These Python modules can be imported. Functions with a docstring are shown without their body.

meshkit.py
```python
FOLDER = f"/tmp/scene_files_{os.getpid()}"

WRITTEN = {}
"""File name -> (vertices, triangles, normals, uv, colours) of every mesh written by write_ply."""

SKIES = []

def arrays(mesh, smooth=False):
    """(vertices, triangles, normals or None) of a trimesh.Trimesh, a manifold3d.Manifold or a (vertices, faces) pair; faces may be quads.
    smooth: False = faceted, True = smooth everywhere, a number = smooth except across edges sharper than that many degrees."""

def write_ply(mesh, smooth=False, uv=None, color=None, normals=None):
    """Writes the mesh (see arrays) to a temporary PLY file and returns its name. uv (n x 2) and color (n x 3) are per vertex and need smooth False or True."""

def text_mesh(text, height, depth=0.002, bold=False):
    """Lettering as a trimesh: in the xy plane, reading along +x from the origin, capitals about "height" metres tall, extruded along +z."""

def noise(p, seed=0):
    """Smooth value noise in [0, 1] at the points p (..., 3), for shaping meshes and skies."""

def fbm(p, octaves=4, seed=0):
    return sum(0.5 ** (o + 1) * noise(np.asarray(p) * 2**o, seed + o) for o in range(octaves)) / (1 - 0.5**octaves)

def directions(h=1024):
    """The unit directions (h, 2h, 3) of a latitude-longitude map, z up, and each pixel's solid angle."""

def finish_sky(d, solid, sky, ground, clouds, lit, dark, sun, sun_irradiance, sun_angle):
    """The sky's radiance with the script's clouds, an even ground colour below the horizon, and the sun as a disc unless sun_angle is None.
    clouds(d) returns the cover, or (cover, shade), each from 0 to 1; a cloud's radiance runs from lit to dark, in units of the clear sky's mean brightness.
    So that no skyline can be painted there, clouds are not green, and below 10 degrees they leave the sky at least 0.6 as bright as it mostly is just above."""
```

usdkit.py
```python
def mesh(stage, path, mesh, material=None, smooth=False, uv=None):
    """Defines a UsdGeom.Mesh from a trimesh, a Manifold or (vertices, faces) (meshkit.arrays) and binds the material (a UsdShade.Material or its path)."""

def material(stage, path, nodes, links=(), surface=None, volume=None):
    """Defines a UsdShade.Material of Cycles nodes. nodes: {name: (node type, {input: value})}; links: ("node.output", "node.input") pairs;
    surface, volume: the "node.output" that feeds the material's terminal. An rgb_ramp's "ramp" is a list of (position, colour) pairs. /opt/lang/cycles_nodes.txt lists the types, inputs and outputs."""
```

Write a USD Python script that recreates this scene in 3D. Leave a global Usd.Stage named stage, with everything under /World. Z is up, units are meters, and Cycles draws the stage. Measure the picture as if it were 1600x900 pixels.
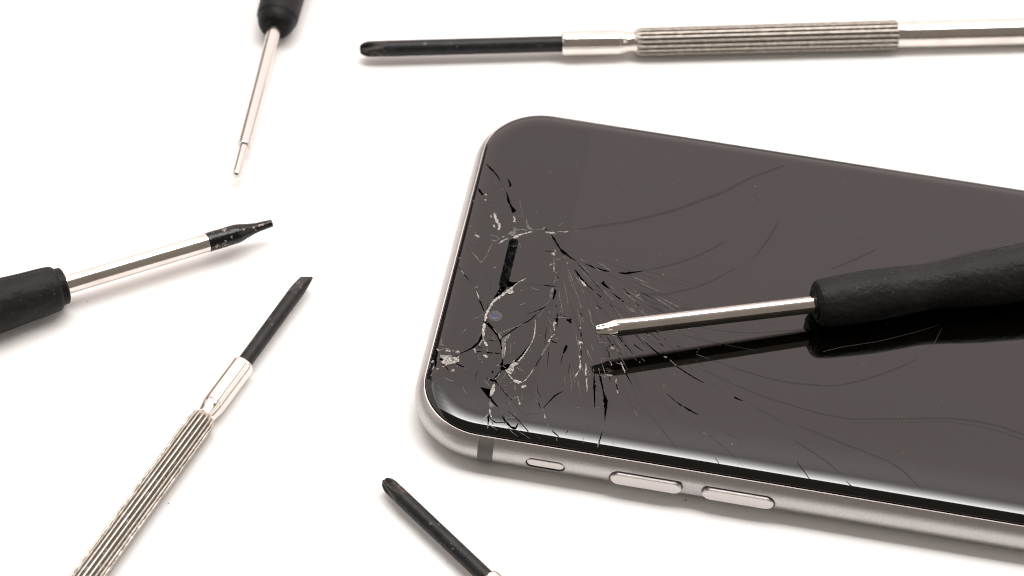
import math, random
import numpy as np, trimesh, manifold3d as m3, usdkit, meshkit
from pxr import Usd, UsdGeom, UsdLux, UsdShade, Gf, Sdf

# Everything is measured in millimetres in the frame of the phone (x along the phone, y across it,
# z up from the table) and written in metres.
MM = 0.001
stage = Usd.Stage.CreateInMemory()
UsdGeom.SetStageUpAxis(stage, 'Z'); UsdGeom.SetStageMetersPerUnit(stage, 1.0)
UsdGeom.Xform.Define(stage, '/World'); UsdGeom.Scope.Define(stage, '/World/Looks')

# ------------------------------------------------------------------ camera
FPX, YAW, PIT, ROLL = 4445.37, -0.123759, 0.840889, 0.068438
EYE = np.array([44.6022, -245.5396, 315.6907])
cy, sy, cp, sp = math.cos(YAW), math.sin(YAW), math.cos(PIT), math.sin(PIT)
FWD = np.array([sy*cp, cy*cp, -sp]); RGT = np.array([cy, -sy, 0.]); UPV = np.cross(RGT, FWD)
RGT, UPV = RGT*math.cos(ROLL)+UPV*math.sin(ROLL), UPV*math.cos(ROLL)-RGT*math.sin(ROLL)
cam = UsdGeom.Camera.Define(stage, '/World/camera')
AP = 36.0
cam.CreateHorizontalApertureAttr(AP); cam.CreateVerticalApertureAttr(AP*9/16)
cam.CreateFocalLengthAttr(AP*FPX/1600)
cam.CreateClippingRangeAttr((0.02, 100.))
M = Gf.Matrix4d(*RGT, 0, *UPV, 0, *(-FWD), 0, *(EYE*MM), 1)
cam.AddTransformOp().Set(M)

def unproject(px, py, z):
    d = FWD + RGT*(px-800)/FPX - UPV*(py-450)/FPX
    return EYE + d*(z-EYE[2])/d[2]
cam.CreateFStopAttr(30.)
cam.CreateFocusDistanceAttr(float((unproject(880, 560, 6.9)-EYE)@FWD)*MM)
cam.CreateExposureAttr(0.0)

# ------------------------------------------------------------------ studio lamps
TARGET = np.array([55., 30., 0.])
def softbox(name, elev0, elev1, dist, x0, x1, radiance, color, overlap=0.0):
    """One strip of a curved studio softbox behind and above the table, facing the phone."""
    e = math.radians((elev0+elev1)/2)
    h = 2*dist*math.tan(math.radians(abs(elev1-elev0)/2))+overlap
    L = UsdLux.RectLight.Define(stage, '/World/'+name)
    L.CreateWidthAttr((x1-x0)*MM); L.CreateHeightAttr(h*MM)
    L.CreateIntensityAttr(radiance*LIGHT_UNIT); L.CreateNormalizeAttr(False)
    L.CreateColorAttr(Gf.Vec3f(*color))
    out = np.array([0, math.cos(e), math.sin(e)])
    c = TARGET + out*dist + np.array([(x0+x1)/2, 0, 0])
    X = np.array([1., 0, 0]); Y = np.cross(out, X)
    L.AddTransformOp().Set(Gf.Matrix4d(*X, 0, *Y, 0, *out, 0, *(c*MM), 1))
LIGHT_UNIT = 1.0
BACK = 1.34
def numbered(n, seen={}):
    seen[n] = seen.get(n, -1)+1
    return n+(f'_{seen[n]:03d}' if seen[n] else '')
WARM = (1.0, .85, .835)
def soft_top(f): return 1.35+17.*f**2.0
EDGES = 52.4+31.6*np.linspace(0, 1, 19)**1.25
for k in range(len(EDGES)-1):                       # brighter towards the lamp at its upper end
    f = ((EDGES[k]+EDGES[k+1])/2-52.4)/31.6
    softbox(numbered('softbox_top'), EDGES[k], EDGES[k+1], 800, -335, 440, soft_top(f), (1., .93+.05*f, .90+.07*f))
for k in range(0, len(EDGES)-3, 3):                 # and dimmer at its left end
    f = ((EDGES[k]+EDGES[k+3])/2-52.4)/31.6
    for x0, x1, w in ((-365, -335, .80), (-400, -365, .60), (-445, -400, .42), (-500, -445, .26), (-580, -500, .14), (-700, -580, .06)):
        softbox(numbered('softbox_top_end'), EDGES[k], EDGES[k+3], 800, x0, x1, 1.4+(soft_top(f)-1.4)*w, (1., .93+.05*f, .90+.07*f))
softbox('softbox_back', 6, 52.4, 810, -700, 1100, BACK, WARM)
for nm, sx, rad in (('added_fill_left', -1, .85), ('added_fill_right', 1, 1.05)):       # unseen fill lamps added at both sides to lift the shadows
    L = UsdLux.RectLight.Define(stage, '/World/'+nm)
    L.CreateWidthAttr(.9); L.CreateHeightAttr(.65); L.CreateIntensityAttr(rad); L.CreateNormalizeAttr(False); L.CreateColorAttr(Gf.Vec3f(1., .95, .90))
    out = np.array([sx*math.cos(.5), 0, math.sin(.5)]); X = np.array([0, float(sx), 0]); Y = np.cross(out, X)
    L.AddTransformOp().Set(Gf.Matrix4d(*X, 0, *Y, 0, *out, 0, *((TARGET+out*850+np.array([0, 60, 0]))*MM), 1))
dome = UsdLux.DomeLight.Define(stage, '/World/studio_room')
usdkit.material(stage, '/World/Looks/room', {'b': ('background_shader', {'color': (.37, .32, .275), 'strength': .62})}, surface='b.background')
UsdShade.MaterialBindingAPI.Apply(dome.GetPrim()).Bind(UsdShade.Material.Get(stage, '/World/Looks/room'))

# ------------------------------------------------------------------ materials
def mat(name, **kw):
    """A principled material with optional colour noise and fine bump. colour=(a, b) mixes two by noise."""
    bump = kw.pop('bump', None); spots = kw.pop('spots', None); mix = kw.pop('mix', None)
    n = {'p': ('principled_bsdf', kw), 't': ('texture_coordinate', {})}; l = []
    if bump:
        sc, st, dist = bump
        n['bn'] = ('noise_texture', {'scale': float(sc), 'detail': 3.0})
        n['bu'] = ('bump', {'strength': float(st), 'distance': float(dist)})
        l += [('t.object', 'bn.vector'), ('bn.fac', 'bu.height'), ('bu.normal', 'p.normal')]
    col = None
    if mix:
        c2, sc, lo, hi = mix
        n['mn'] = ('noise_texture', {'scale': float(sc), 'detail': 4.0})
        n['mr'] = ('rgb_ramp', {'ramp': [(lo, kw['base_color']), (hi, c2)]})
        l += [('t.object', 'mn.vector'), ('mn.fac', 'mr.fac')]; col = 'mr.color'
    if spots:
        c2, sc, lo, hi = spots
        n['sn'] = ('noise_texture', {'scale': float(sc), 'detail': 3.0, 'roughness': .6})
        n['sr'] = ('rgb_ramp', {'ramp': [(lo, (0, 0, 0)), (hi, (1, 1, 1))]})
        n['sm'] = ('mix_color', {'a': kw['base_color'], 'b': c2})
        l += [('t.object', 'sn.vector'), ('sn.fac', 'sr.fac'), ('sr.color', 'sb.color'), ('sb.val', 'sm.fac')]
        n['sb'] = ('rgb_to_bw', {})
        if col: l.append((col, 'sm.a'))
        col = 'sm.result'
    if col: l.append((col, 'p.base_color'))
    return usdkit.material(stage, '/World/Looks/'+name, n, l, surface='p.BSDF')

G = {}
G['table'] = mat('white_board', base_color=(.865, .858, .848), roughness=.42, specular_ior_level=.35)
G['anodised'] = mat('anodised_aluminium', base_color=(.56, .543, .543), metallic=1., roughness=.36, bump=(9000, .5, .00004), mix=((.44, .425, .422), 7000, .35, .65))
G['lip'] = mat('polished_lip', base_color=(.80, .74, .71), metallic=1., roughness=.16)
G['button'] = mat('button_metal', base_color=(.60, .565, .555), metallic=1., roughness=.27, bump=(6000, .2, .00002))
G['band'] = mat('band_plastic', base_color=(.125, .12, .11), roughness=.42, specular_ior_level=.3, bump=(5000, .15, .00002))
G['gasket'] = mat('gasket_plastic', base_color=(.008, .008, .008), roughness=.55, specular_ior_level=.15)
G['glass'] = mat('cover_glass', base_color=(.0004, .0004, .0004), roughness=.05, ior=1.588)
G['display'] = mat('display_glass', base_color=(.0009, .0006, .0004), roughness=.05, ior=1.612)
G['void'] = mat('crack_gap', base_color=(.0006, .0006, .0006), roughness=.8, specular_ior_level=.0)
G['powder'] = mat('crushed_glass', base_color=(.19, .178, .168), roughness=.3, ior=1.5, mix=((.50, .47, .45), 3800, .42, .64), bump=(5000, .8, .0001))
G['frost'] = mat('frosted_crack', base_color=(.035, .032, .030), roughness=.35, ior=1.5, mix=((.10, .092, .086), 3000, .4, .6))
G['faint'] = mat('faint_crack', base_color=(.0045, .0042, .004), roughness=.3, ior=1.5)
G['hair'] = mat('hairline_glass', base_color=(.0005, .0005, .0005), roughness=.06, ior=1.52)
G['mesh'] = mat('earpiece_mesh', base_color=(.0012, .0012, .0012), roughness=.7, mix=((.014, .014, .013), 1500, .5, .68), specular_ior_level=.02, bump=(4000, .6, .0002))
G['lens_ring'] = mat('lens_ring', base_color=(.022, .020, .022), roughness=.2, mix=((.075, .066, .075), 5000, .4, .6))
G['lens'] = mat('lens_coating', base_color=(.035, .04, .085), roughness=.12)
G['chrome'] = mat('nickel_plate', base_color=(.80, .755, .715), metallic=1., roughness=.14, bump=(900, .10, .00006), mix=((.70, .655, .61), 300, .4, .7))
G['chrome_dull'] = mat('nickel_plate_soft', base_color=(.66, .63, .60), metallic=1., roughness=.20, bump=(1200, .10, .00006))
G['blackened'] = mat('blackened_steel', base_color=(.006, .0056, .0053), roughness=.45, specular_ior_level=.30, bump=(2200, .5, .00012), mix=((.013, .012, .011), 600, .4, .65), spots=((.13, .105, .09), 800, .64, .70))
G['worn'] = mat('worn_tip_steel', base_color=(.008, .007, .0065), roughness=.42, specular_ior_level=.35, bump=(2500, .6, .0002), spots=((.12, .070, .040), 1300, .56, .68))
G['sleeve'] = mat('chipped_black_lacquer', base_color=(.003, .003, .003), roughness=.22, specular_ior_level=.35, bump=(1500, .5, .0002), spots=((.30, .24, .20), 1100, .62, .66))
G['rubber'] = mat('black_rubber', base_color=(.0040, .0040, .0040), roughness=.56, specular_ior_level=.24, bump=(900, .65, .0003), mix=((.0105, .0103, .010), 180, .35, .7), spots=((.05, .047, .045), 1700, .67, .72))
G['rubber_dark'] = mat('black_rubber_collar', base_color=(.0025, .0025, .0025), roughness=.5, specular_ior_level=.2, bump=(900, .4, .0003))
G['dust'] = mat('dust', base_color=(.22, .195, .175), roughness=.8)
G['grit'] = mat('grit', base_color=(.10, .08, .06), roughness=.8)
# fluted grip: grime lies in the grooves (by the distance from the tool's axis, in its own frame)
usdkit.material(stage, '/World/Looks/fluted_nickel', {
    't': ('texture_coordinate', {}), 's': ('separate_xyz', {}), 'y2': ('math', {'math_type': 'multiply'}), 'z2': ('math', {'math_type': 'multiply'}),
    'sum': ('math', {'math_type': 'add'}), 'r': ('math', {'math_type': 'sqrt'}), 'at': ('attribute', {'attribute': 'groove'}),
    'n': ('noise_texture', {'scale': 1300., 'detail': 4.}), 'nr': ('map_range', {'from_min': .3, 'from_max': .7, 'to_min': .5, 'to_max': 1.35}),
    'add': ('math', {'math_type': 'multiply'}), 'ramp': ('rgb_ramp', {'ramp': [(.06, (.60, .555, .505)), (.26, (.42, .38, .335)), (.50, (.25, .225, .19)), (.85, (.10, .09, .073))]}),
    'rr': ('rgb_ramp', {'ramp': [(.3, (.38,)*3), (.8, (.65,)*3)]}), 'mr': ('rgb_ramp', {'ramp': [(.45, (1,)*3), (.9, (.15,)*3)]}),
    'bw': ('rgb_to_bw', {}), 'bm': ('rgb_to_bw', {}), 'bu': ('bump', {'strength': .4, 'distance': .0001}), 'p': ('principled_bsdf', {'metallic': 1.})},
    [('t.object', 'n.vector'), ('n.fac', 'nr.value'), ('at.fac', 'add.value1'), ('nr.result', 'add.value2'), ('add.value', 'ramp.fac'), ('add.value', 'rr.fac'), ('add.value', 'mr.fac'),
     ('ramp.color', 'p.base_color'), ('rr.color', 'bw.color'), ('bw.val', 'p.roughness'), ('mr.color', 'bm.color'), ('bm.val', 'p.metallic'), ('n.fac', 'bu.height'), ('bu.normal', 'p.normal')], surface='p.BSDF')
G['fluted'] = UsdShade.Material.Get(stage, '/World/Looks/fluted_nickel')

# ------------------------------------------------------------------ scene helpers
def free(path):
    if not stage.GetPrimAtPath(path): return path
    k = 1
    while stage.GetPrimAtPath(f'{path}_{k:03d}'): k += 1
    return f'{path}_{k:03d}'
def tag(prim, label=None, category=None, group=None, kind=None):
    for k, v in (('label', label), ('category', category), ('group', group), ('kind', kind)):
        if v: prim.SetCustomDataByKey(k, v)
    return prim
class Thing:
    """An Xform at the thing's base; its parts are given in world millimetres."""
    def __init__(self, name, label, category, origin, axis=None, **kw):
        x = UsdGeom.Xform.Define(stage, free('/World/'+name))
        self.o = np.asarray(origin, float); self.R = np.eye(3)
        if axis is not None:
            a = np.asarray(axis, float); a = a/np.linalg.norm(a)
            b = np.cross([0, 0, 1.], a); b /= np.linalg.norm(b)
            self.R = np.array([a, b, np.cross(a, b)])          # rows: local axes
        x.AddTransformOp().Set(Gf.Matrix4d(*self.R[0], 0, *self.R[1], 0, *self.R[2], 0, *(self.o*MM), 1))
        self.prim = tag(x.GetPrim(), label, category, **kw); self.path = str(x.GetPath())
    def part(self, name, mesh, material, smooth=35, parent=None, label=None, kind=None, primvar=None):
        v, f, n = meshkit.arrays(mesh, smooth if primvar is None else True)
        path = free((parent or self.path)+'/'+name)
        loc = (v-self.o)@self.R.T*MM
        tm = trimesh.Trimesh(loc, f, process=False)
        m = usdkit.mesh(stage, path, tm, G[material], smooth=False if n is None else True)
        if n is not None:
            m.GetNormalsAttr().Set([Gf.Vec3f(*map(float, q)) for q in n@self.R.T])
        if primvar is not None:
            UsdGeom.PrimvarsAPI(m).CreatePrimvar('groove', Sdf.ValueTypeNames.FloatArray, 'vertex').Set([float(q) for q in primvar])
        tag(m.GetPrim(), label, None, None, kind)
        return path

def lathe(p0, direction, profile, n=48, mod=None, up=(0, 0, 1.), caps=True):
    """Surface of revolution: profile of (distance along, radius); mod(s, angle, y, z, r) may reshape each ring."""
    d = np.asarray(direction, float); d = d/np.linalg.norm(d)
    b = np.cross(up, d); b /= np.linalg.norm(b); c = np.cross(d, b)
    th = np.linspace(0, 2*np.pi, n, endpoint=False)
    rings = []
    for s, r in profile:
        y, z = r*np.cos(th), r*np.sin(th)
        if mod: y, z = mod(s, th, y, z, r)
        rings.append(p0 + d*s + np.outer(y, b) + np.outer(z, c))
    v = np.vstack(rings); f = []
    k = len(profile)
    i = np.arange(n); j = (i+1) % n
    for q in range(k-1):
        f.append(np.c_[q*n+i, (q+1)*n+j, q*n+j]); f.append(np.c_[q*n+i, (q+1)*n+i, (q+1)*n+j])
    if caps:
        v = np.vstack([v, rings[0].mean(0), rings[-1].mean(0)])
        f.append(np.c_[np.full(n, k*n), i, j]); f.append(np.c_[np.full(n, k*n+1), (k-1)*n+j, (k-1)*n+i])
    return trimesh.Trimesh(v, np.vstack(f), process=False)
def dense(profile, step=.5):
    """The profile with rings no farther apart than step, eased by a monotone curve."""
    from scipy.interpolate import PchipInterpolator
    p = np.array(profile, float); q = PchipInterpolator(p[:, 0], p[:, 1])
    s = np.unique(np.r_[np.arange(p[0, 0], p[-1, 0], step), p[:, 0]])
    return np.c_[s, q(s)]

# ------------------------------------------------------------------ the setting
t = trimesh.creation.box((900, 700, 12)); t.apply_translation((60, 60, -6))
m = usdkit.mesh(stage, '/World/table_top', trimesh.Trimesh(t.vertices*MM, t.faces), G['table'])
tag(m.GetPrim(), kind='structure')

# ------------------------------------------------------------------ the phone
LEN, WID, RAD, TOP = 138.1, 67.0, 10.6, 7.05
def outline(inset, nc=28, ns=90):
    """Points round the phone's outline, inset by so many millimetres, always in the same order."""
    r = max(RAD-inset, .4); x0, x1, y0, y1 = inset, LEN-inset, inset, WID-inset
    pts = []
    for (cx, cyy, a0), (ex, ey) in (((x1-r, y0+r, -90), (x1, y1-r)), ((x1-r, y1-r, 0), (x0+r, y1)), ((x0+r, y1-r, 90), (x0, y0+r)), ((x0+r, y0+r, 180), (x1-r, y0))):
        a = np.radians(np.linspace(a0, a0+90, nc))
        arc = np.c_[cx+r*np.cos(a), cyy+r*np.sin(a)]
        m_ = ns if abs(ex-arc[-1, 0]) > abs(ey-arc[-1, 1]) else ns//2
        side = arc[-1]+(np.array([ex, ey])-arc[-1])*np.linspace(0, 1, m_)[1:-1, None]
        pts += [arc, side]
    return np.vstack(pts)
def loft(profile, cap_low=True, cap_high=True):
    """Skins outlines at (inset, z) pairs, from the lowest outward and up."""
    rings = [np.c_[outline(i), np.full(len(outline(i)), z)] for i, z in profile]
    n = len(rings[0]); i = np.arange(n); j = (i+1) % n; f = []
    for q in range(len(rings)-1):
        f += [np.c_[q*n+i, q*n+j, (q+1)*n+j], np.c_[q*n+i, (q+1)*n+j, (q+1)*n+i]]
    v = np.vstack(rings); k = len(v)
    if cap_low: v = np.vstack([v, rings[0].mean(0)]); f.append(np.c_[np.full(n, k), j, i]); k += 1
    if cap_high:
        q = (len(rings)-1)*n
        v = np.vstack([v, rings[-1].mean(0)]); f.append(np.c_[np.full(n, k), q+i, q+j])
    return trimesh.Trimesh(v, np.vstack(f), process=False)
def to_manifold(tm):
    tm = tm.copy(); tm.merge_vertices()
    return m3.Manifold(m3.Mesh(np.asarray(tm.vertices, np.float32), np.asarray(tm.faces, np.uint32)))
def side_profile(out=0., a0=-88, a1=48):
    th = np.radians(np.linspace(a0, a1, 24))
    return [(3.5-(3.5+out)*math.cos(a), 3.46+(3.45+out)*math.sin(a)) for a in th]
phone = Thing('phone', 'dark grey smartphone with a shattered screen lying face up on white', 'smartphone', (LEN/2, WID/2, 0))
prof = side_profile()
LIPI, LIPZ = prof[-1]
body = to_manifold(loft(prof + [(LIPI+.06, LIPZ+.05), (LIPI+.16, LIPZ+.05), (LIPI+.22, LIPZ-.5), (LIPI+.5, LIPZ-.6)]))
def stadium(u0, u1, z, h, v0, v1, round_=0.):
    """A rounded slot or button lying along the phone's near side, from v0 (outside) to v1."""
    r = h/2
    a = np.radians(np.linspace(-90, 90, 17))
    pts = [(u1-r+r*math.cos(q), r*math.sin(q)) for q in a] + [(u0+r-r*math.cos(q), -r*math.sin(q)) for q in a]
    cs = m3.CrossSection([pts])
    if not round_:
        s = m3.Manifold.extrude(cs, v1-v0)
    else:
        s = None; k = 5
        for q in range(k):
            ang = math.pi/2*q/(k-1)
            lay = m3.Manifold.extrude(cs.offset(-round_*(1-math.sin(ang)), m3.JoinType.Round), v1-v0-round_*(1-math.cos(ang)))
            lay = lay.translate((0, 0, round_*(1-math.cos(ang))))
            s = lay if s is None else s+lay
    # extrude axis z -> +y
    return s.transform(np.array([[1, 0, 0, 0], [0, 0, 1, v0], [0, -1, 0, z]], float)) if False else s.rotate((-90, 0, 0)).translate((0, v0, z))
MUTE, UP, DOWN = 20.42, 34.66, 47.62
body = body - stadium(MUTE-2.8, MUTE+2.8, 3.45, 1.95, -2., .9) - stadium(UP-5.25, DOWN+5.25, 3.25, 2.75, -2., .42)
for c in (UP, DOWN): body = body - stadium(c-5.2, c+5.2, 3.25, 2.7, -2., .95)
frame = phone.part('frame', body, 'anodised', smooth=28)
phone.part('polished_lip', loft([(LIPI-.02, LIPZ+.0), (LIPI+.05, LIPZ+.065), (LIPI+.15, LIPZ+.065), (LIPI+.2, LIPZ-.2)], False, False), 'lip', parent=frame)
band_skin = to_manifold(loft(side_profile(.012) + [(LIPI+.3, LIPZ+.0)]))
for y0 in (-1.,):
    b = m3.Manifold.cube((2.2, 23., LIPZ-.02+1)).translate((10.75, y0, -1))
    phone.part('antenna_band', band_skin ^ b, 'band', smooth=28, parent=frame)
phone.part('mute_switch', stadium(MUTE-2.6, MUTE+2.6, 3.5, 1.45, .12, 1.3, .16), 'button', parent=frame, smooth=40)
for c in (UP, DOWN):
    phone.part('volume_button', stadium(c-5.0, c+5.0, 3.25, 2.3, -.22, 1.3, .22), 'button', parent=frame, smooth=40)
phone.part('gasket', loft([(LIPI+.12, LIPZ-.5), (LIPI+.16, LIPZ-.14), (LIPI+.24, LIPZ-.14), (LIPI+.30, LIPZ-.5)], False, False), 'gasket')
# the glass is flat inside GI1, bows gently out to GB and rolls over its rim at GI0
GI1, GB, T1, RR, T2 = 4.5, 2.5, math.radians(17.5), 4.6, math.radians(32)
GI0 = GB-RR*(math.sin(T2)-math.sin(T1))
_i1 = np.linspace(GI1, GB, 40); _t1 = T1*((GI1-_i1)/(GI1-GB))**1.25
_z1 = TOP-np.r_[0, np.cumsum((np.tan(_t1[1:])+np.tan(_t1[:-1]))/2*-np.diff(_i1))]
_t2 = np.linspace(T1, T2, 16)[1:]
_i2 = GB-RR*(np.sin(_t2)-math.sin(T1)); _z2 = _z1[-1]-RR*(math.cos(T1)-np.cos(_t2))
GLASS_I, GLASS_Z = np.r_[_i2[::-1], _i1[::-1]], np.r_[_z2[::-1], _z1[::-1]]
def glass_z_inset(i): return np.interp(np.asarray(i, float), GLASS_I, GLASS_Z)
def inset_of(u, v):
    """Distance of a point from the phone's outline."""
    qx = np.abs(np.asarray(u)-LEN/2)-(LEN/2-RAD); qy = np.abs(np.asarray(v)-WID/2)-(WID/2-RAD)
    return -(np.hypot(np.maximum(qx, 0), np.maximum(qy, 0))+np.minimum(np.maximum(qx, qy), 0)-RAD)
def glass_z(u, v): return glass_z_inset(inset_of(u, v))
gl = [(GI0, GLASS_Z[0]-.4)] + list(zip(GLASS_I, GLASS_Z)) + [(GI1+.4, TOP)]
glass = phone.part('front_glass', loft(gl, False, True), 'glass', smooth=60)

# the lit area's panel shows faintly through the glass, following its curve
us = np.linspace(17., 121.05, 60); vs = np.r_[np.linspace(4.25, 7, 16), np.linspace(7, 60, 8)[1:-1], np.linspace(60, 62.75, 16)]
uu, vv = np.meshgrid(us, vs, indexing='ij'); k = np.arange(len(us)*len(vs)).reshape(len(us), len(vs))
fq = np.vstack([np.c_[k[:-1, :-1].ravel(), k[1:, :-1].ravel(), k[1:, 1:].ravel()], np.c_[k[:-1, :-1].ravel(), k[1:, 1:].ravel(), k[:-1, 1:].ravel()]])
phone.part('display', trimesh.Trimesh(np.c_[uu.ravel(), vv.ravel(), glass_z(uu, vv).ravel()+.003], fq, process=False), 'display', smooth=True)

# earpiece slot and front camera
def plate(poly, z, h):
    s = m3.Manifold.extrude(m3.CrossSection([poly]), h)
    return s.translate((0, 0, z))
a = np.radians(np.linspace(0, 180, 13)); sr = .68
slot = [(9.17+sr*math.cos(q), 38.2-sr+sr*math.sin(q)) for q in a] + [(9.17-sr*math.cos(q), 28.3+sr-sr*math.sin(q)) for q in a]
phone.part('earpiece_slot', plate(slot, TOP-.2, .212), 'mesh', parent=glass)
CAMU, CAMV = 9.1, 22.65
ring = trimesh.creation.revolve(np.array([(.0, .0), (1.0, .0), (1.04, .012), (.75, .016), (.62, .012), (.0, .012)]), sections=40)
ring.apply_translation((CAMU, CAMV, TOP)); cr = phone.part('front_camera', ring, 'lens_ring', parent=None, smooth=40)
ln = trimesh.creation.icosphere(3, .52); ln.vertices[:, 2] *= .08; ln.apply_translation((CAMU, CAMV, TOP+.008))
phone.part('lens', ln, 'lens', parent=cr, smooth=True)

# ---- the breaks in the glass, each traced point carried on to the curved glass
rng = np.random.default_rng(7)
TILES = {'T1': (720, 230, 9), 'T2': (710, 320, 9), 'T3': (700, 410, 9), 'T4': (670, 500, 9), 'T5': (740, 500, 9), 'T6': (740, 590, 9),
         'T7': (830, 340, 9), 'T8': (800, 410, 9), 'U1': (900, 410, 9), 'U2': (840, 500, 9), 'U3': (960, 500, 9), 'U4': (830, 590, 7.5),
         'U5': (960, 590, 6.43), 'U6': (1000, 480, 4.5), 'U8': (1240, 560, 3.75), 'C3': (840, 300, 3.4625), 'C5': (1200, 360, 3.4625), 'C6': (1000, 180, 2.6667), 'P': (0, 0, 1)}
def on_glass(px, py):
    z = TOP
    for _ in range(6):
        q = unproject(px, py, z); z = float(glass_z(q[0], q[1]))
    return np.array([q[0], q[1], z])
PXMM = 11.3
def px_per_mm(P, n):
    def pr(p):
        e = np.asarray(p, float)-EYE; w = e@FWD
        return np.array([FPX*(e@RGT)/w, FPX*(e@UPV)/w])
    return float(np.linalg.norm(pr(P+np.array([n[0], n[1], 0])*.1)-pr(P))/.1)
def rise(P, extra): return np.array([P[0], P[1], float(glass_z(P[0], P[1]))+extra])
def ribbon(pts, height, jag, step=.22):
    """A thin ridged sliver along a path of (x, y, width) given on the glass, ragged by jag."""
    P = np.array([p[:3] for p in pts]); W = np.array([p[3] for p in pts])
    L = np.r_[0, np.cumsum(np.linalg.norm(np.diff(P, axis=0), axis=1))]
    n = max(int(L[-1]/step), 2)
    s = np.linspace(0, L[-1], n+1)
    Q = np.c_[np.interp(s, L, P[:, 0]), np.interp(s, L, P[:, 1])]; w = np.interp(s, L, W)
    if len(P) > 3 and L[-1] > 3:
        from scipy.ndimage import gaussian_filter1d
        k = min(2.0, n/12); Q2 = np.c_[gaussian_filter1d(Q[:, 0], k, mode='nearest'), gaussian_filter1d(Q[:, 1], k, mode='nearest')]; Q[1:-1] = Q2[1:-1]
    T = np.gradient(Q, axis=0); T /= np.linalg.norm(T, axis=1)[:, None]+1e-9
    N = np.c_[-T[:, 1], T[:, 0]]
    w = w*PXMM/np.array([px_per_mm(np.array([q[0], q[1], TOP]), nn) for q, nn in zip(Q, N)])
    wl = w/2*(1+jag*rng.uniform(-1, 1, n+1)); wr = w/2*(1+jag*rng.uniform(-1, 1, n+1))
    A, B = Q+N*wl[:, None], Q-N*wr[:, None]; C = Q+N*(w*.15*rng.uniform(-1, 1, n+1))[:, None]
    v = []
    for a_, c_, b_ in zip(A, C, B):
        hgt = height*(1+.5*rng.uniform(-1, 1)*(jag > .2))
        v += [rise(a_, .008), rise(c_, .010+hgt), rise(b_, .008)]
    f = []
    for q in range(n):
        o = 3*q
        f += [(o, o+1, o+4), (o, o+4, o+3), (o+1, o+2, o+5), (o+1, o+5, o+4)]
    f = np.array(f)[:, ::-1]
    return trimesh.Trimesh(np.array(v), f, process=False)
def patch(pts, height, jag):
    """A flat ragged flake with the given corners."""
    from shapely.geometry import Polygon
    P = np.array([p[:2] for p in pts]); out = []
    for q in range(len(P)):
        a_, b_ = P[q], P[(q+1) % len(P)]
        n = max(int(np.linalg.norm(b_-a_)/.25), 1)
        for k_ in range(n):
            out.append(a_+(b_-a_)*k_/n + (rng.uniform(-1, 1, 2)*jag*.12 if k_ else 0))
    poly = Polygon(out).buffer(0)
    if poly.geom_type != 'Polygon': poly = max(poly.geoms, key=lambda g: g.area)
    v2, f2 = trimesh.creation.triangulate_polygon(poly, engine='earcut')
    tm = trimesh.Trimesh(np.c_[v2, np.zeros(len(v2))], f2)
    if height > .02: tm = tm.subdivide_to_size(.3)
    v = tm.vertices.copy()
    for q in range(len(v)):
        v[q] = rise(v[q], .012+height*rng.uniform(.1, 1)*(1 if height > .02 else 0))
    f = tm.faces
    if tm.face_normals[:, 2].mean() < 0: f = f[:, ::-1]
    return trimesh.Trimesh(v, f, process=False)
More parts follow.
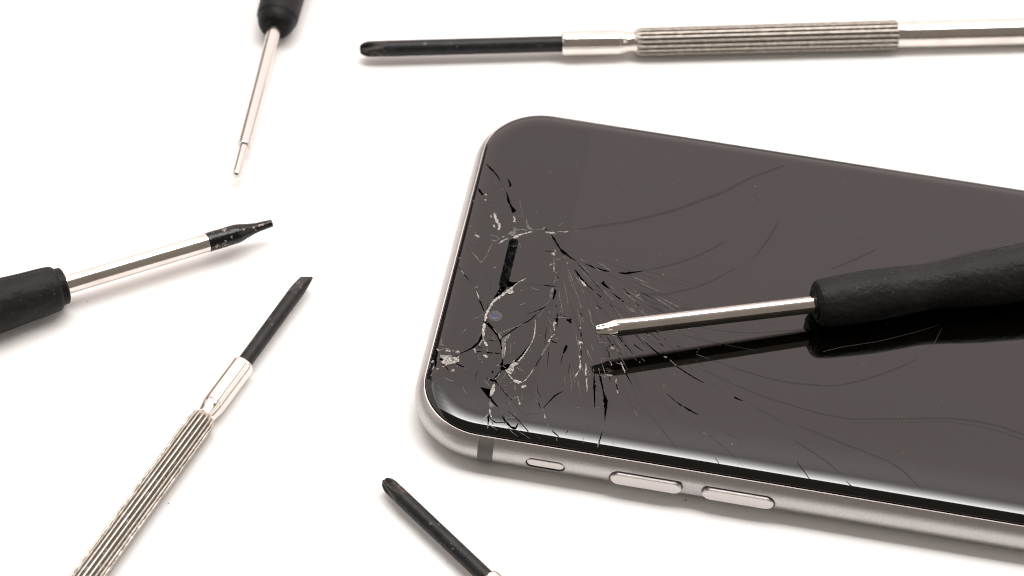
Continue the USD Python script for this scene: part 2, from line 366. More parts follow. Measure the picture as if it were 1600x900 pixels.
def blob(P, r, height):
    n = 11; th = np.linspace(0, 2*np.pi, n, endpoint=False)+rng.uniform(0, 1)
    rr = r*rng.uniform(.65, 1.15, n)
    v = [rise(P, height)] + [rise((P[0]+q*.6*math.cos(a_), P[1]+q*.6*math.sin(a_)), height*rng.uniform(.5, 1.)) for q, a_ in zip(rr, th)] + [rise((P[0]+q*math.cos(a_), P[1]+q*math.sin(a_)), .001) for q, a_ in zip(rr, th)]
    f = []
    for i in range(n):
        j = (i+1) % n
        f += [(0, 1+i, 1+j), (1+i, 1+n+i, 1+n+j), (1+i, 1+n+j, 1+j)]
    return trimesh.Trimesh(np.array(v), np.array(f), process=False)

CRACKS = r'''
T1 D 355,235,8 420,300,22 500,385,18 530,430,14 555,480,8
T1 H 555,480,8 600,560,10 640,620,8
T1 D 640,630,8 665,700,22 670,770,34 690,800,20 720,850,26 745,890,44 770,905,30
T2 DP 780,0 800,10 835,55 862,80 835,110 812,112 795,50
T1 D 655,440,6 685,490,20 700,530,36 680,565,8
T1 D 245,575,10 270,620,28 300,665,22 325,668,8
T1 B 350,670,24 345,745,20 180,760,12 490,505,8
T1 H 420,90,20 430,135,24
T1 H 865,830,14 858,862,16
T2 W 555,105,10 575,170,36 598,230,34 640,290,36 640,330,40 615,355,20
T2 W 515,150,14 522,178,18
T2 W 550,285,18 570,318,22
T2 W 830,160,20 843,200,30 842,245,34
T2 L 850,320,40 850,370,50
T2 W 620,545,8 680,505,22 750,475,18
T2 W 670,455,10 710,440,8
T2 W 830,465,24 880,440,44 900,430,24 980,405,16 1090,378,14
T2 L 750,425,10 770,390,10 830,365,10 900,350,10 1000,348,12 1030,365,10
T2 LP 760,410 830,370 870,380 850,430 790,440
T2 L 1010,200,8 1025,270,30 1050,330,50 1090,335,10
T2 L 1090,345,6 1180,345,6 1250,350,6
T2 B 620,485,14 290,340,11 293,390,13 300,490,9 290,535,9 255,555,7 230,305,12 75,750,14 565,885,16 600,120,8 1130,450,8
T2 W 290,425,10 320,435,26 360,458,8
T2 H 160,570,6 185,615,14 210,635,6
T2 L 245,665,10 315,740,16 370,815,12
T2 L 370,815,14 400,780,8 440,735,10 470,680,8 500,600,12 570,500,4
T3 H 400,-20,6 440,20,8 510,110,9 570,210,9 600,300,11 597,400,14
T3 D 145,60,6 170,95,12
T3 W 190,120,8 225,160,12
T3 D 225,170,8 265,215,11 300,255,8
T3 H 300,255,6 350,340,8
T3 W 400,410,10 425,470,20 435,505,16
T3 D 440,535,14 460,570,17 490,640,15 510,690,10
T3 L 380,360,20 425,335,12
T3 W 1000,270,10 940,320,14 880,370,30 800,430,34 730,480,30 650,535,36 610,590,30 570,670,36 530,740,34 520,790,44 520,830,36
T3 WP 830,430 910,370 915,440 880,445
T3 W 1000,270,12 1060,245,14 1100,225,6
T3 DP 840,260 870,265 910,280 1000,270 930,325 880,345 830,350
T3 DP 725,345 830,350 800,390 760,430 690,480 630,515 660,470 720,380
T3 B 740,385,10 715,430,12 830,360,8 655,75,13
T3 D 505,815,12 540,850,30 600,905,32 650,960,30
T4 D 790,10,36 860,80,30 920,150,28 975,220,26 1005,290,24 1020,350,16 1025,440,10
T5 D 450,215,6 540,150,13 620,95,14 700,50,14 800,0,14 850,-50,16 880,-80,8
T4 W 785,50,34 775,130,36 765,200,34 765,255,12
T4 H 778,90,12 772,190,14
T4 D 742,200,10 742,250,30 700,310,20 655,365,26 600,400,16 520,440,14 440,470,10
T4 W 765,260,10 790,310,30 805,345,40 820,370,14
T4 W 750,285,14 725,330,14 710,355,6
T4 H 530,285,5 580,360,8 600,390,5
T4 W 640,405,30 650,450,16 660,465,6
T4 D 680,380,8 745,385,8
T4 D 680,440,10 760,450,6
T4 D 815,455,14 900,465,14
T4 D 930,465,14 1020,475,6
T4 L 820,390,6 825,440,16
T4 W 770,490,26 800,510,30 830,528,12
T4 WP 160,490 300,490 330,520 430,515 425,590 360,620 250,640 140,600 210,560 160,530
T4 B 255,435,30 290,440,16 405,450,30 340,712,30 125,692,20 55,585,24 400,650,12 200,660,20 240,640,14 610,490,8 750,595,12
T4 L 150,430,8 220,400,10 290,410,10 310,430,10 400,440,8
T4 D 150,555,10 175,552,34 215,545,10
T4 D 300,500,10 330,530,20 350,545,8
T4 D 100,420,16 125,470,22 90,540,26 100,600,30 90,660,14
T4 D 60,480,20 55,520,16
T4 D 390,615,16 430,635,20 510,670,6
T4 D 235,650,10 275,705,12
T4 L 690,490,8 705,540,8
T4 L 180,270,30 170,340,30 210,360,10
T4 W 70,650,14 45,700,12
T4 W 40,760,10 25,790,8
T4 L 30,600,12 10,680,10
T4 W 110,405,14 150,430,18
T5 LP 395,290 510,195 520,210 450,300 420,315
T5 W 395,285,7 505,198,10
T5 W 512,205,8 480,255,9 430,312,8
T5 L 345,190,8 420,165,9 510,125,11 600,100,8 720,45,10
T5 D 400,245,6 470,200,12 540,150,13
T5 W 280,120,8 310,160,13 335,190,10
T5 LP 340,200 380,200 400,250 370,270
T5 L 405,300,30 420,350,46 425,420,50 420,490,40 410,540,16
T5 W 440,320,9 446,400,12 436,480,12 425,520,8
T5 W 400,420,8 404,520,9
T5 D 410,545,12 405,600,20 390,640,40
T5 DP 370,620 420,630 520,615 570,600 530,640 470,690 430,710 390,705 370,690 390,650
T5 W 330,650,8 350,630,13 370,625,8
T5 W 395,640,8 450,670,14
T5 DP 400,690 360,730 300,800 285,825 320,810 370,740
T5 W 300,835,8 350,780,12 370,740,8
T5 WP 440,710 500,660 560,600 630,600 600,640 570,680 545,730 510,715 540,750 520,770 470,740
T5 W 470,740,10 510,790,16 560,850,30 620,870,44 680,885,20
T5 D 450,720,8 500,790,13 550,850,13
T5 W 560,590,20 575,565,10
T5 D 580,585,20 640,530,18 700,460,20 760,390,18 820,310,12
T5 W 630,580,20 680,530,20 740,440,16 800,350,12 840,270,14 860,180,16 870,90,14 865,0,10
T5 W 1130,30,20 1130,90,18 1140,150,16
T5 D 1165,-30,10 1165,10,15 1178,90,6
T5 W 1135,205,12 1110,225,10 1080,250,14
T5 W 1065,270,30 1055,310,22
T5 D 1095,280,8 1110,308,18 1180,325,4
T5 L 1080,310,10 1030,370,14 990,430,17 955,495,17
T5 D 955,510,6 910,580,12 870,650,12
T5 W 840,690,12 800,760,12 740,830,14 695,875,10
T5 B 775,595,9 870,630,8 120,595,10
T5 D 255,715,14 275,745,20
T5 D 190,820,6 230,840,20 270,855,32 300,850,20 320,880,20
T6 DP 90,130 150,145 235,165 225,250 195,265 140,200
T6 D 195,265,16 235,280,30 270,340,24 340,410,16
T6 H 340,410,6 358,470,7 352,540,4
T6 W 290,90,20 285,130,34 265,180,44 255,230,40 240,255,16
T6 D 300,20,20 325,70,14
T6 D 320,70,8 370,130,9 430,205,9 480,260,11 540,315,10
T6 H 540,315,10 600,400,12 690,500,4
T6 LP 220,330 240,340 300,390 260,425 215,420
T6 W 225,440,10 225,480,20 240,530,20 255,580,12 290,610,8
T6 W 205,510,8 160,570,12 110,640,6
T6 D 215,520,8 240,570,14 270,605,14 320,645,13 350,630,8 430,635,9 440,620,8
T6 D 205,540,14 208,600,22 203,660,12
T6 W 203,660,10 200,720,8
T6 D 255,610,8 275,670,8
T6 D 400,530,8 420,570,20 440,600,20 440,650,8
T6 D 445,605,10 480,650,24 530,700,24 590,715,24 630,640,10
T6 L 440,580,9 470,555,11 580,565,9
T6 D 480,470,4 560,530,7 640,610,10 700,680,10 770,760,12
T6 B 575,520,14 985,460,12 1120,670,7 435,205,9 430,370,8 355,65,12
T6 W 580,100,8 585,170,10
T6 W 610,260,8 625,300,16 640,340,10
T6 W 640,350,20 655,385,20
T6 W 670,135,16 700,122,48 735,115,26
T6 H 760,170,5 830,250,6
T6 L 870,300,6 900,345,7
T6 D 910,355,10 940,425,8
T6 D 985,425,8 1060,340,12 1150,245,18 1190,225,14 1260,190,4
T6 W 1000,520,10 1005,580,14
T6 L 1035,640,9 1055,690,9
T6 D 1100,735,8 1130,775,16 1200,830,10
T6 H 700,515,10 930,497,8
T6 L 490,700,8 540,770,8 620,830,6
T6 L 600,740,6 700,800,7 790,860,5
T6 L 870,800,5 950,870,4
T6 L 1160,840,8 1175,890,8
T7 W 165,155,10 195,145,11
T7 D 195,160,14 235,190,8
T7 W 195,205,12 260,212,18 330,212,20 340,240,8
T7 L 0,165,6 180,170,6
T7 W 370,200,6 470,200,14 520,195,8
T7 L 590,185,8 700,175,4
T7 L 255,240,7 290,290,9
T7 D 280,245,10 325,300,30 345,340,14 365,375,24 400,430,16 440,480,34 480,510,40 500,515,20 555,570,18 635,605,8
T7 D 755,648,6 860,690,20 940,715,18 1020,745,20 1100,758,8
T7 W 335,450,8 335,500,10
T7 B 310,510,30 320,570,12 465,562,13 508,642,16 1205,600,11 318,755,15 350,775,14
T7 L 350,590,9 410,580,9
T7 W 240,680,6 300,650,14
T7 W 320,590,7 322,740,9
T7 D 610,730,6 650,785,20 690,840,20
T7 H 715,700,16 740,730,10
T8 D 890,110,14 945,190,24 1000,260,26 1050,310,16 1160,400,8
T8 W 945,215,10 960,250,14 1000,290,24 1030,325,24 1050,350,8
T8 H 1050,370,8 1090,440,8
T8 D 1190,435,6 1250,485,13
T8 D 440,318,6 500,330,14 600,335,8
T8 H 150,300,8 440,315,14
T8 B 632,255,14 360,690,13 430,630,10 820,265,11 837,330,8 780,15,14
T8 L 620,180,8 590,300,9
T8 D 640,200,8 655,230,6
T8 LP 530,380 590,350 570,470 530,520
T8 D 600,375,10 608,420,34 590,470,24 580,525,8
T8 L 570,470,8 500,570,7 430,635,7
T8 D 475,615,8 420,655,16 340,685,8 210,725,4
T8 D 620,600,12 632,640,6
T8 D 636,720,14 640,780,18 632,900,10
T8 D 590,790,6 635,825,10
T8 W 580,850,12 600,840,30 625,865,14
T8 L 520,690,10 535,720,12
T8 DP 760,795 800,800 850,785 830,810 830,860 800,840
T8 L 910,650,6 950,750,10 965,870,9
T8 D 960,710,14 990,760,8
T8 L 985,780,18 1005,830,10
T8 L 1070,650,8 1100,720,16 1120,840,11 1150,890,12
T8 D 1195,600,8 1250,655,10
T8 L 1185,630,20 1210,650,14
U1 D 600,145,10 690,160,28 770,145,24 940,120,8
U1 DP 345,295 390,260 410,300 485,375 440,360
U1 H 485,375,10 510,425,6
U1 D 510,425,6 570,480,15 630,520,13
U1 D 645,542,16 672,550,14
U1 L 700,610,5 760,670,11 820,700,9
U1 D 290,435,8 350,490,14
U1 D 690,425,8 730,430,12 755,455,8
U1 D 725,395,8 745,430,10
U1 L 850,465,16 890,455,26 900,440,8
U1 D 840,555,6 880,610,12
U1 B 840,615,11 915,622,8 945,305,10 1222,175,12
U1 H 530,375,8 600,400,8
U1 D 480,580,8 520,625,8
U2 D 405,0,10 460,25,20 475,45,8
U2 B 600,110,16 605,320,34 480,250,10
U2 D 610,180,20 612,235,12
U2 W 575,290,8 590,345,16
U2 W 600,370,14 610,410,10
U2 D 612,430,14 615,500,8
U2 W 588,500,14 590,525,24 590,550,8
U2 W 600,570,14 600,640,28 595,710,16
U2 W 575,720,12 550,770,22 525,815,6
U2 W 680,615,20 680,660,12 675,720,34 680,790,16
U2 W 690,820,18 690,890,12
U2 DP 395,345 425,370 400,430 355,485 370,400
U2 D 350,500,12 335,560,8 325,620,3
U2 D 455,620,6 440,700,6 430,755,3
U2 L 700,430,16 740,500,9 770,590,9
U2 L 750,340,9 790,450,7
U2 L 840,210,8 880,285,14
U2 D 880,220,8 925,300,5
U2 D 1000,255,5 1030,320,10
U2 W 1030,380,14 1060,400,44 1085,400,14
U2 L 1000,450,8 1035,425,14
U2 W 1100,410,10 1130,440,20
U2 D 1045,350,14 1065,340,28
U2 D 960,410,8 1000,450,10 1010,520,14
U2 D 960,400,6 1040,350,7
U2 D 1130,450,8 1185,490,8
U2 W 1010,575,14 1030,600,18 1050,640,10
U2 D 1110,205,6 1150,250,12 1195,315,14
U2 D 1140,530,10 1160,565,8
U2 W 1165,590,10 1200,680,12 1230,740,14
U2 L 785,690,9 790,790,9
U2 L 860,680,9 880,790,10
U2 F 980,660,6 1000,780,6
U2 W 930,800,10 965,800,12
U2 D 1005,800,10 1025,865,9
U2 W 1105,820,10 1100,890,14
U3 D 145,350,20 170,370,14 260,475,6
U3 D 275,345,12 330,390,12 410,435,5
U3 D 410,275,4 460,330,14 540,410,16 640,490,18 720,525,8
U3 W 690,515,8 740,528,15
U3 L 780,560,9 870,640,10
U3 D 870,650,14 930,690,14 1100,800,14 1260,885,8
U3 D 430,165,8 480,200,14
U3 D 590,160,12 620,190,6
U3 D 640,330,12 700,375,6
U3 D 60,520,8 90,580,8
U3 W 90,590,16 120,660,14 150,720,12
U3 D 160,750,16 240,895,8
U3 D 880,365,8 920,385,6
U3 D 700,260,8 730,280,5
U3 B 355,595,12 475,218,11 260,350,12 845,765,9 1183,415,10
U3 L 390,545,7 430,585,6
U3 F 1150,485,7 1250,520,6
U4 D 735,-60,12 738,0,14 742,80,28 740,180,16 745,350,8
U4 D 795,-60,16 810,0,22 835,110,16 850,190,16 875,270,44 870,400,20 862,515,5
U4 D 835,630,6 810,710,14 790,780,14
U4 W 785,780,8 778,815,10
U4 W 648,20,16 655,100,12 655,170,6
U4 D 1000,80,12 1010,140,12
U4 W 1005,150,10 1015,185,12
U4 W 990,40,12 995,70,14
U4 D 405,655,6 435,615,8
U4 H 690,540,4 650,610,9
U4 L 610,700,6 605,770,6
U4 L 965,750,5 960,800,5
U5 D 530,165,5 610,235,7
U5 D 620,240,6 675,285,14
U5 D 695,290,10 750,325,15 850,378,4
U5 D 1205,198,16 1240,215,12 1290,235,4
U5 H 140,0,10 170,60,8 280,300,6 380,400,7 480,520,9 600,680,8 640,740,6
U5 H 340,120,5 500,270,7 650,400,7 700,450,6
U5 H 750,400,5 880,540,7 980,600,7 1100,700,9 1240,830,9 1290,890,7
U5 H 1030,480,5 1130,550,7 1286,640,7
U5 L 890,545,6 940,585,6
U5 L 200,330,6 230,390,6
U5 D 1010,800,3 1060,880,6
U6 H 380,130,5 520,160,8 700,180,8 860,180,8 1140,155,8
U6 H 200,170,5 400,220,7 600,262,8 820,305,6
U6 H 530,380,5 700,440,10 900,500,11 1100,540,10 1260,545,9
U6 H 400,420,5 700,560,8 900,640,9 1100,700,9 1260,745,9
U6 H 700,640,4 860,730,7 1040,830,6
U6 F 600,265,5 820,305,4
U6 F 400,330,5 490,365,4
U8 H 0,140,6 110,160,8 250,160,9 400,130,10 550,80,10 650,40,9 730,0,6
U8 H 0,280,7 160,325,9 330,355,10 600,355,10 900,350,11 1050,365,11 1200,395,11 1345,445,11
U8 H 330,378,5 600,374,5 900,368,5 1150,408,5 1345,475,8
U8 H 20,390,5 180,455,9 330,515,10 450,560,7 560,605,9 650,665,9 750,770,7
U8 H 0,480,6 100,540,9 200,610,9 280,680,7
U8 D 20,610,2 60,660,4 95,710,4
U8 D 310,720,3 340,750,4
C3 H 190,210,8 320,185,14 500,160,15 720,105,15 870,50,15 1010,0,14
C6 H 130,400,8 350,320,13 450,265,11 600,210,10
C3 H 570,425,6 680,405,11 820,365,11 920,320,11 1020,265,6
C3 H 550,550,8 680,555,11 830,525,11 960,475,11 1070,410,8
C3 H 570,580,8 700,620,9 850,635,8
C6 H 470,600,8 540,510,11 580,440,6
C6 H 800,640,8 900,600,11 990,555,6
C5 F 300,655,6 400,630,8 600,600,8 800,550,8 930,510,6
C5 F 940,530,8 900,610,8 830,660,5
'''
loose_dust = []
STYLE = {'D': ('crack', 'void'), 'W': ('glass_splinter', 'powder'), 'H': ('hairline_crack', 'hair'), 'L': ('frosted_crack', 'frost'), 'F': ('frosted_crack', 'faint')}
def tile_point(tile, x, y):
    ox, oy, s = TILES[tile]
    return on_glass(ox+x/s, oy+y/s), s
for line in CRACKS.strip().split('\n'):
    tile, style, *pts = line.split()
    pts = [tuple(float(q) for q in p.split(',')) for p in pts]
    if style == 'B':
        for x, y, r in pts:
            P, s = tile_point(tile, x, y); rr = r/s/PXMM
            mb = blob(P, rr*1.05, min(.05+rr*.5, .16))
            if r/s < 1.7: loose_dust.append(mb)
            else: phone.part('glass_chip', mb, 'powder', smooth=False, parent=glass)
        continue
    if style in ('DP', 'WP', 'LP'):
        P = [tile_point(tile, *p)[0] for p in pts]; nm, mt = STYLE[style[0]]
        mesh_ = patch(P, {'D': .004, 'W': .10, 'L': .03}[style[0]], {'D': .35, 'W': 1.3, 'L': .5}[style[0]])
    else:
        Q = []
        for x, y, w in pts:
            P, s = tile_point(tile, x, y); Q.append((*P, max(w/s/PXMM*{'D': 1.15, 'W': .95, 'H': 1.0, 'L': .9, 'F': .5}[style], .05 if style == 'D' else .035)))
        nm, mt = STYLE[style]
        mesh_ = ribbon(Q, {'D': .003, 'W': .05, 'H': .001, 'L': .012, 'F': .004}[style], {'D': .28, 'W': .6, 'H': .05, 'L': .5, 'F': .2}[style])
    phone.part(nm, mesh_, mt, smooth=False if style[0] in 'WL' else 30, parent=glass)
# fine streaks fanning out from the break beside the earpiece
streaks, slivers = [], []
for k_ in range(46):
    ang = math.radians(rng.uniform(22, 84)); r0 = rng.uniform(60, 250); r1 = r0+rng.uniform(35, 150)
    bend = rng.uniform(-.10, .02)
    Q = []
    for r in np.linspace(r0, r1, 6):
        a_ = ang+bend*r/150
        P = on_glass(868+r*math.cos(a_)*1.05, 374+r*math.sin(a_)); Q.append((*P, rng.uniform(.05, .10)))
    if inset_of(Q[-1][0], Q[-1][1]) > 3.5 and 0 < Q[-1][1] < 66: streaks.append(ribbon(Q, .001, .1))
glints = []
for k_ in range(60):
    ang = math.radians(rng.uniform(28, 96)); r0 = rng.uniform(40, 215); r1 = r0+rng.uniform(8, 40); b_ = rng.uniform(-.08, .04)
    Q = [(*on_glass(868+r*math.cos(ang+b_*r/150)*1.05, 374+r*math.sin(ang+b_*r/150)), w) for r, w in zip(np.linspace(r0, r1, 5), (.03, .07, .09, .06, .03))]
    if inset_of(Q[-1][0], Q[-1][1]) > 3.5: (glints if k_ % 5 else slivers).append(ribbon(Q, .01, .5))
for k_ in range(70):                                        # short splinter edges round the earpiece and the blow
    c_ = [(775, 560), (800, 600), (790, 480), (820, 370), (790, 640), (700, 560), (860, 500), (955, 540)][k_ % 8]
    x, y = rng.normal(c_[0], 24), rng.normal(c_[1], 26); a_ = rng.uniform(0, 3.14); l_ = rng.uniform(5, 20); bb = rng.uniform(-.5, .5)
    if x < 706+.25*(560-y): continue
    Q = [(*on_glass(x+l_*t_*math.cos(a_+bb*t_), y+l_*t_*math.sin(a_+bb*t_)), w) for t_, w in zip(np.linspace(-.5, .5, 5), (.03, .07, .08, .06, .03))]
    (glints if k_ % 5 else slivers).append(ribbon(Q, .01, .5))
phone.part('fine_splinters', trimesh.util.concatenate(glints), 'frost', smooth=False, parent=glass, kind='stuff')
phone.part('fine_cracks', trimesh.util.concatenate(slivers), 'void', smooth=False, parent=glass, kind='stuff')
phone.part('fine_streaks', trimesh.util.concatenate(streaks), 'hair', smooth=30, parent=glass, kind='stuff')
# dust and lint on the glass
def lint(path, w=.05): 
    Q = []
    for tile, x, y in path:
        P, s = tile_point(tile, x, y); Q.append((*P, w))
    return ribbon(Q, .05, .2, step=.12)
lints = [[('U5', 510, 65), ('U5', 490, 85), ('U5', 505, 105), ('U5', 540, 110)], [('U5', 370, 680), ('U5', 395, 660), ('U5', 405, 672)], [('U3', 870, 160), ('U3', 880, 130), ('U3', 905, 138), ('U3', 888, 108)],
         [('U8', 605, 345), ('U8', 625, 333), ('U8', 655, 358)], [('U8', 370, 562), ('U8', 402, 566), ('U8', 402, 550)], [('U8', 620, 735), ('U8', 640, 728), ('U8', 658, 748)], [('U8', 635, 560), ('U8', 650, 548), ('U8', 675, 558)], [('U8', 400, 35), ('U8', 425, 45)]]
lint_meshes = [lint(p) for p in lints]
for k_ in range(150):
    u, v = rng.uniform(4, 92), rng.uniform(5, 63)
    if k_ % 3: u = rng.uniform(4, 36)
    loose_dust.append(blob(np.array([u, v, TOP]), abs(rng.normal(0, .035))+.022, .05))
phone.part('dust', trimesh.util.concatenate(loose_dust), 'dust', smooth=False, parent=glass, kind='stuff')
phone.part('lint', trimesh.util.concatenate(lint_meshes), 'dust', smooth=30, parent=glass, kind='stuff')

# ------------------------------------------------------------------ screwdrivers
def axis_of(p, q):
    a_, b_ = unproject(*p), unproject(*q); return a_, (b_-a_)/np.linalg.norm(b_-a_), float(np.linalg.norm(b_-a_))
def screwdriver(label, p, q, group=None):
    o, d, L = axis_of(p, q)
    return Thing('screwdriver', label, 'screwdriver', o, d), o, d, L
def noisy(amount, scale, seed):
    """Slight unevenness of a moulded rubber handle."""
    def f(s, th, y, z, r):
        n = meshkit.fbm(np.c_[np.full(len(th), s*scale), np.cos(th)*3, np.sin(th)*3], 3, seed)-.5
        k_ = 1+amount*2*n/max(r, .5)
        return y*k_, z*k_
    return f
def seam(p0, d, profile, angle, w, h, up=(0, 0, 1.)):
    """The thin ridge that the mould leaves along a handle."""
    d = np.asarray(d)/np.linalg.norm(d); b = np.cross(up, d); b /= np.linalg.norm(b); c = np.cross(d, b)
    v = []; pr = dense(profile, 1.)
    for s, r in pr:
        for da, dh in ((-w, -.03), (0, h), (w, -.03)):
            a_ = angle+da/r; v.append(p0+d*s+(b*math.cos(a_)+c*math.sin(a_))*(r+dh*(1+.4*math.sin(3.1*s))))
    f = []
    for i in range(len(pr)-1):
        o = 3*i; f += [(o, o+1, o+4), (o, o+4, o+3), (o+1, o+2, o+5), (o+1, o+5, o+4)]
    return trimesh.Trimesh(np.array(v), np.array(f), process=False)
def torx(r_full, s_full, depth):
    def f(s, th, y, z, r):
        k_ = depth*np.clip((s_full-s)/s_full*1.6, 0, 1)
        q = 1-k_*(.5-.5*np.cos(6*th))
        return y*q, z*q
    return f
def cross_tip(s_full, depth, turn):
    def f(s, th, y, z, r):
        k_ = depth*np.clip(1.25*(s_full-s)/s_full, 0, 1)
        g = np.clip(np.abs(np.cos(2*(th+turn))), 0, 1)**1.6
        q = 1-k_*(1-g)
        return y*q, z*q
    return f
def flat_tip(s_full, t0, r_full, turn):
    def f(s, th, y, z, r):
        t_ = t0+(r_full-t0)*np.clip(s/s_full, 0, 1)**1.0
        n = -math.sin(turn)*y+math.cos(turn)*z; m_ = math.cos(turn)*y+math.sin(turn)*z
        n = np.clip(n, -t_, t_)
        return m_*math.cos(turn)-n*math.sin(turn), m_*math.sin(turn)+n*math.cos(turn)
    return f

# 1: lying on the phone: torx tip, thin bright shaft, thick black rubber handle resting on the glass
T, o, d, L = screwdriver('bright star-tipped screwdriver with black rubber handle resting on the cracked phone screen', (931, 516, TOP+4.45), (1272, 475.5, TOP+3.65))
T.part('shaft', lathe(o, d, np.vstack([[(2.9, 1.19)], dense([(3.0, 1.22), (L+3, 1.24)], 3)]), 24, lambda s, th, y, z, r: (y*(1-.035*np.cos(6*th)), z*(1-.035*np.cos(6*th)))), 'chrome', smooth=25)
T.part('star_tip', lathe(o, d, dense([(0, .60), (.15, .68), (1.6, .92), (2.9, 1.2), (3.2, 1.2)], .15), 60, torx(1.2, 3.0, .26)), 'chrome', smooth=30)
h0 = unproject(1274, 475.2, TOP+3.5); h1 = unproject(1600, 424., TOP+4.35); hd = h1-h0; HL = float(np.linalg.norm(hd))
hp = [(0, 2.4), (.12, 2.9), (.5, 3.3), (1.2, 3.48), (4, 3.66), (9, 3.74), (13, 3.58), (17, 3.38), (20, 3.58), (24, 3.98), (29, 4.28), (36, 4.5), (50, 4.4), (66, 4.5), (74, 4.0), (77, 2.6)]
hnd = T.part('handle', lathe(h0, hd, dense(hp, .45), 72, noisy(.05, .35, 3)), 'rubber', smooth=40)
T.part('mould_seam', seam(h0, hd, hp[3:-2], math.radians(62), .10, .06), 'rubber_dark', parent=hnd)
T.part('collar', lathe(h0-.0*hd, hd, [(-.25, 1.5), (-.25, 2.1), (.05, 2.45), (.3, 2.5)], 40), 'rubber_dark', parent=hnd)

# 2: top left: bright shaft stepping down to a pin, handle leaving the picture at the top
T, o, d, L = screwdriver('bright thin screwdriver with stepped pin tip and black handle cut by the top edge', (369.5, 273, 2.5), (429.5, 43, 3.5))
T.part('pin_tip', lathe(o, d, [(-.3, .12), (-.2, .40), (.0, .58), (.5, .66), (6.0, .70), (6.3, .72)], 28), 'chrome_dull', smooth=40)
T.part('shaft', lathe(o, d, [(6.0, .66), (6.05, .96), (6.2, 1.02), (20, 1.03), (L-3, 1.08), (L+3, 1.1)], 36), 'chrome_dull', smooth=40)
hp = [(-.6, 1.1), (-.5, 1.9), (-.1, 2.45), (1.3, 3.02), (1.8, 3.1)]
h0 = o+d*L
hb = [(1.7, 2.9), (1.75, 3.12), (2.3, 3.32), (6, 3.42), (14, 3.7), (26, 4.3), (40, 4.6), (60, 4.2), (70, 3.4), (72, 2)]
hnd = T.part('handle', lathe(h0, d+np.array([0, 0, .012]), dense(hb, .5), 64, noisy(.04, .3, 5)), 'rubber', smooth=40)
T.part('collar', lathe(h0, d, dense(hp, .2), 56), 'rubber_dark', parent=hnd, smooth=40)

# 3: left: bright shaft with chipped black tip
T, o, d, L = screwdriver('bright screwdriver with chipped black tapered tip and black handle cut by the left edge', (425, 348.5, 3.3), (99, 446.5, 3.6))
T.part('tip', lathe(o, d, dense([(0, .44), (.06, .57), (.6, .60), (2.4, .74), (4.0, 1.06), (5.2, 1.36), (5.8, 1.44), (10.3, 1.46), (10.35, 1.3)], .2), 40, noisy(.03, 1.1, 9)), 'sleeve', smooth=40)
T.part('shaft', lathe(o, d, [(10.1, 1.1), (10.2, 1.38), (10.4, 1.40), (20, 1.40), (L+2, 1.42)], 40), 'chrome', smooth=40)
h0 = o+d*L
hc = [(-.35, 1.45), (-.3, 2.4), (-.1, 2.72), (.9, 2.82), (1.0, 2.82)]
hb = [(.9, 2.5), (.95, 3.05), (1.3, 3.3), (2.2, 3.42), (6, 3.62), (10, 3.9), (16, 4.1), (28, 4.6), (50, 4.4), (70, 4.3), (76, 3.4), (78, 2)]
hx = unproject(0, 476.5, 3.95)-(o+d*L); 
hnd = T.part('handle', lathe(h0, hx, dense(hb, .45), 64, noisy(.07, .4, 11)), 'rubber', smooth=40)
T.part('collar', lathe(h0, d, hc, 48), 'rubber_dark', parent=hnd, smooth=30)
T.part('mould_seam', seam(h0, hx, hb[3:-2], math.radians(118), .10, .07), 'rubber_dark', parent=hnd)
T.part('mould_seam', seam(h0, hx, hb[3:-2], math.radians(298), .10, .07), 'rubber_dark', parent=hnd)

def fluted_grip(o, d, s0, s1, r0, r1, flutes, depth):
    """A grip with square-bottomed grooves along it; returns mesh and how deep in a groove each vertex lies."""
    n = flutes*10; th = np.linspace(0, 2*np.pi, n, endpoint=False)
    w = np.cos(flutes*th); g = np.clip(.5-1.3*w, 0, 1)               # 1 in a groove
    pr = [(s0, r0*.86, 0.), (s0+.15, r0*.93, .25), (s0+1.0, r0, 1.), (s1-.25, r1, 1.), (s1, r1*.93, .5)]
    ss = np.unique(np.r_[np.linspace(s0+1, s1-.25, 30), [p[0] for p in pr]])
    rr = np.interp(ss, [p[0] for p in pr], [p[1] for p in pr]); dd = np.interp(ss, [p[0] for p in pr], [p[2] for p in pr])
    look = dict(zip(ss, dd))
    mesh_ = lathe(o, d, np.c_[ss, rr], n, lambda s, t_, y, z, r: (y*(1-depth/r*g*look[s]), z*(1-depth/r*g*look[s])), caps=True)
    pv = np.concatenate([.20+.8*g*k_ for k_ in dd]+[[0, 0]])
    return mesh_, pv
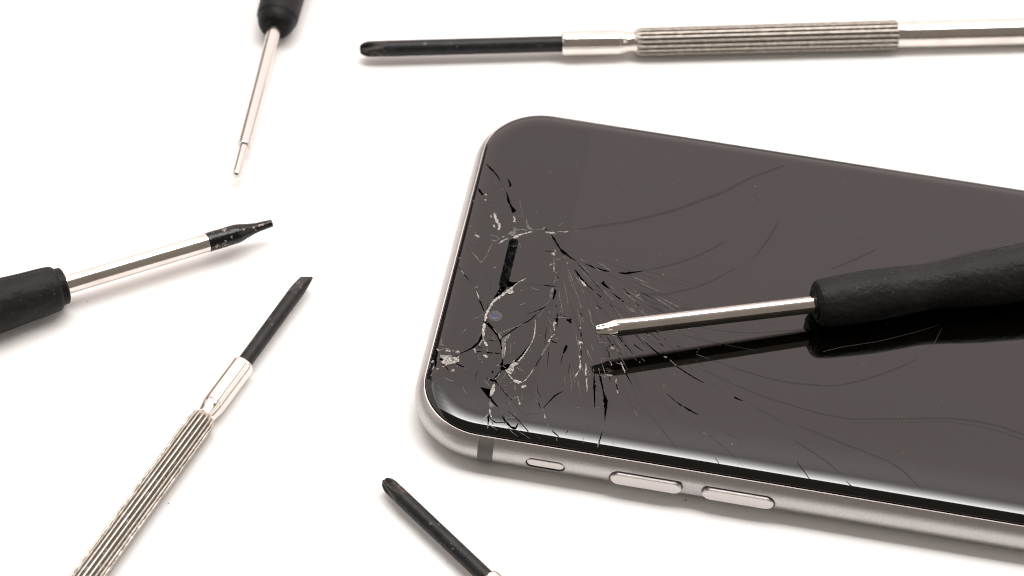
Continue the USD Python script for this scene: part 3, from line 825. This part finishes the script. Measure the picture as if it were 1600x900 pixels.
def precision_driver(label, p, q, bit_r, bit_len, tip, grip_r, grip_len, smooth_len, flutes, col_len=11.3):
    T, o, d, L = screwdriver(label, p, q)
    kind, tmod, tprof, tl = tip
    T.part('bit', lathe(o, d, dense([(tl-.05, bit_r*.99), (tl+.4, bit_r), (bit_len+1, bit_r)], 1.2), 40, noisy(.012, 1.3, 21)), 'blackened', smooth=40)
    T.part(kind, lathe(o, d, dense(tprof, .14), 64, tmod), 'worn' if kind == 'cross_tip' else 'blackened', smooth=28)
    c0 = bit_len; cl = col_len; cr = grip_r*.87
    T.part('collar', lathe(o, d, np.vstack([[(c0, bit_r), (c0+.02, cr*.90), (c0+.25, cr*.98), (c0+.6, cr), (c0+cl-2.7, cr*1.0), (c0+cl-2.65, cr*.965)], dense([(c0+cl-2.3, cr*.97), (c0+cl-1.0, cr*.84), (c0+cl-.45, cr*.82), (c0+cl+.1, cr*.95), (c0+cl+.3, cr*.9)], .15)]), 48), 'chrome', smooth=35)
    g0 = c0+cl
    mesh_, pv = fluted_grip(o, d, g0, g0+grip_len, grip_r*.96, grip_r*1.03, flutes, .30)
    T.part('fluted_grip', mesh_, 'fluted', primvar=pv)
    e = g0+grip_len
    T.part('end_sleeve', lathe(o, d, dense([(e-.2, grip_r*.86), (e+.05, grip_r*.93), (e+smooth_len, grip_r*.97), (e+smooth_len+.4, grip_r*.8)], 2.), 48), 'chrome', smooth=40)
    return T
phil = lambda r: [(0, r*.30), (.08, r*.50), (.35, r*.70), (.9, r*.90), (1.6, r*1.0), (4.2, r*1.0)]
# 4: top right, lying across the back
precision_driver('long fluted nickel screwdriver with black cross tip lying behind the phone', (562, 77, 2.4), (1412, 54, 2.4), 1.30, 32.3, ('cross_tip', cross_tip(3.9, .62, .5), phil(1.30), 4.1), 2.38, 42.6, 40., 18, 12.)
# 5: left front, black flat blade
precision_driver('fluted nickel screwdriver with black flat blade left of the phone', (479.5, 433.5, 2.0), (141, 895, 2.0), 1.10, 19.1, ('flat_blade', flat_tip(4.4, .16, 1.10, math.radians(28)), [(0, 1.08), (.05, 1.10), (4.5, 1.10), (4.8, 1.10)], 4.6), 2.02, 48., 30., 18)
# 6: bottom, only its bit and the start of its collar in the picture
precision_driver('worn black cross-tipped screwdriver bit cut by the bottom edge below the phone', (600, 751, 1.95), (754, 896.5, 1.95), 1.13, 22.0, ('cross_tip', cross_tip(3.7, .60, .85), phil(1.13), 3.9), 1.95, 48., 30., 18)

# ------------------------------------------------------------------ specks on the table
sp_ = []
for k_ in range(70):
    P = unproject(rng.uniform(0, 1600), rng.uniform(0, 900), 0.)
    if -1 < P[0] < 140 and -1 < P[1] < 68: continue
    b_ = trimesh.creation.icosphere(1, abs(rng.normal(0, .03))+.025); b_.vertices += rng.normal(0, .006, b_.vertices.shape); b_.apply_translation((P[0], P[1], .02)); sp_.append(b_)
P = unproject(1071, 782, 0.); b_ = trimesh.creation.icosphere(1, .12); b_.vertices[:, 2] *= .5; b_.apply_translation((P[0], P[1], .05)); sp_.append(b_)
c = trimesh.util.concatenate(sp_)
m = usdkit.mesh(stage, '/World/table_grit', trimesh.Trimesh(c.vertices*MM, c.faces), G['grit'])
tag(m.GetPrim(), 'tiny specks of grit scattered on the white table top', 'grit', kind='stuff')
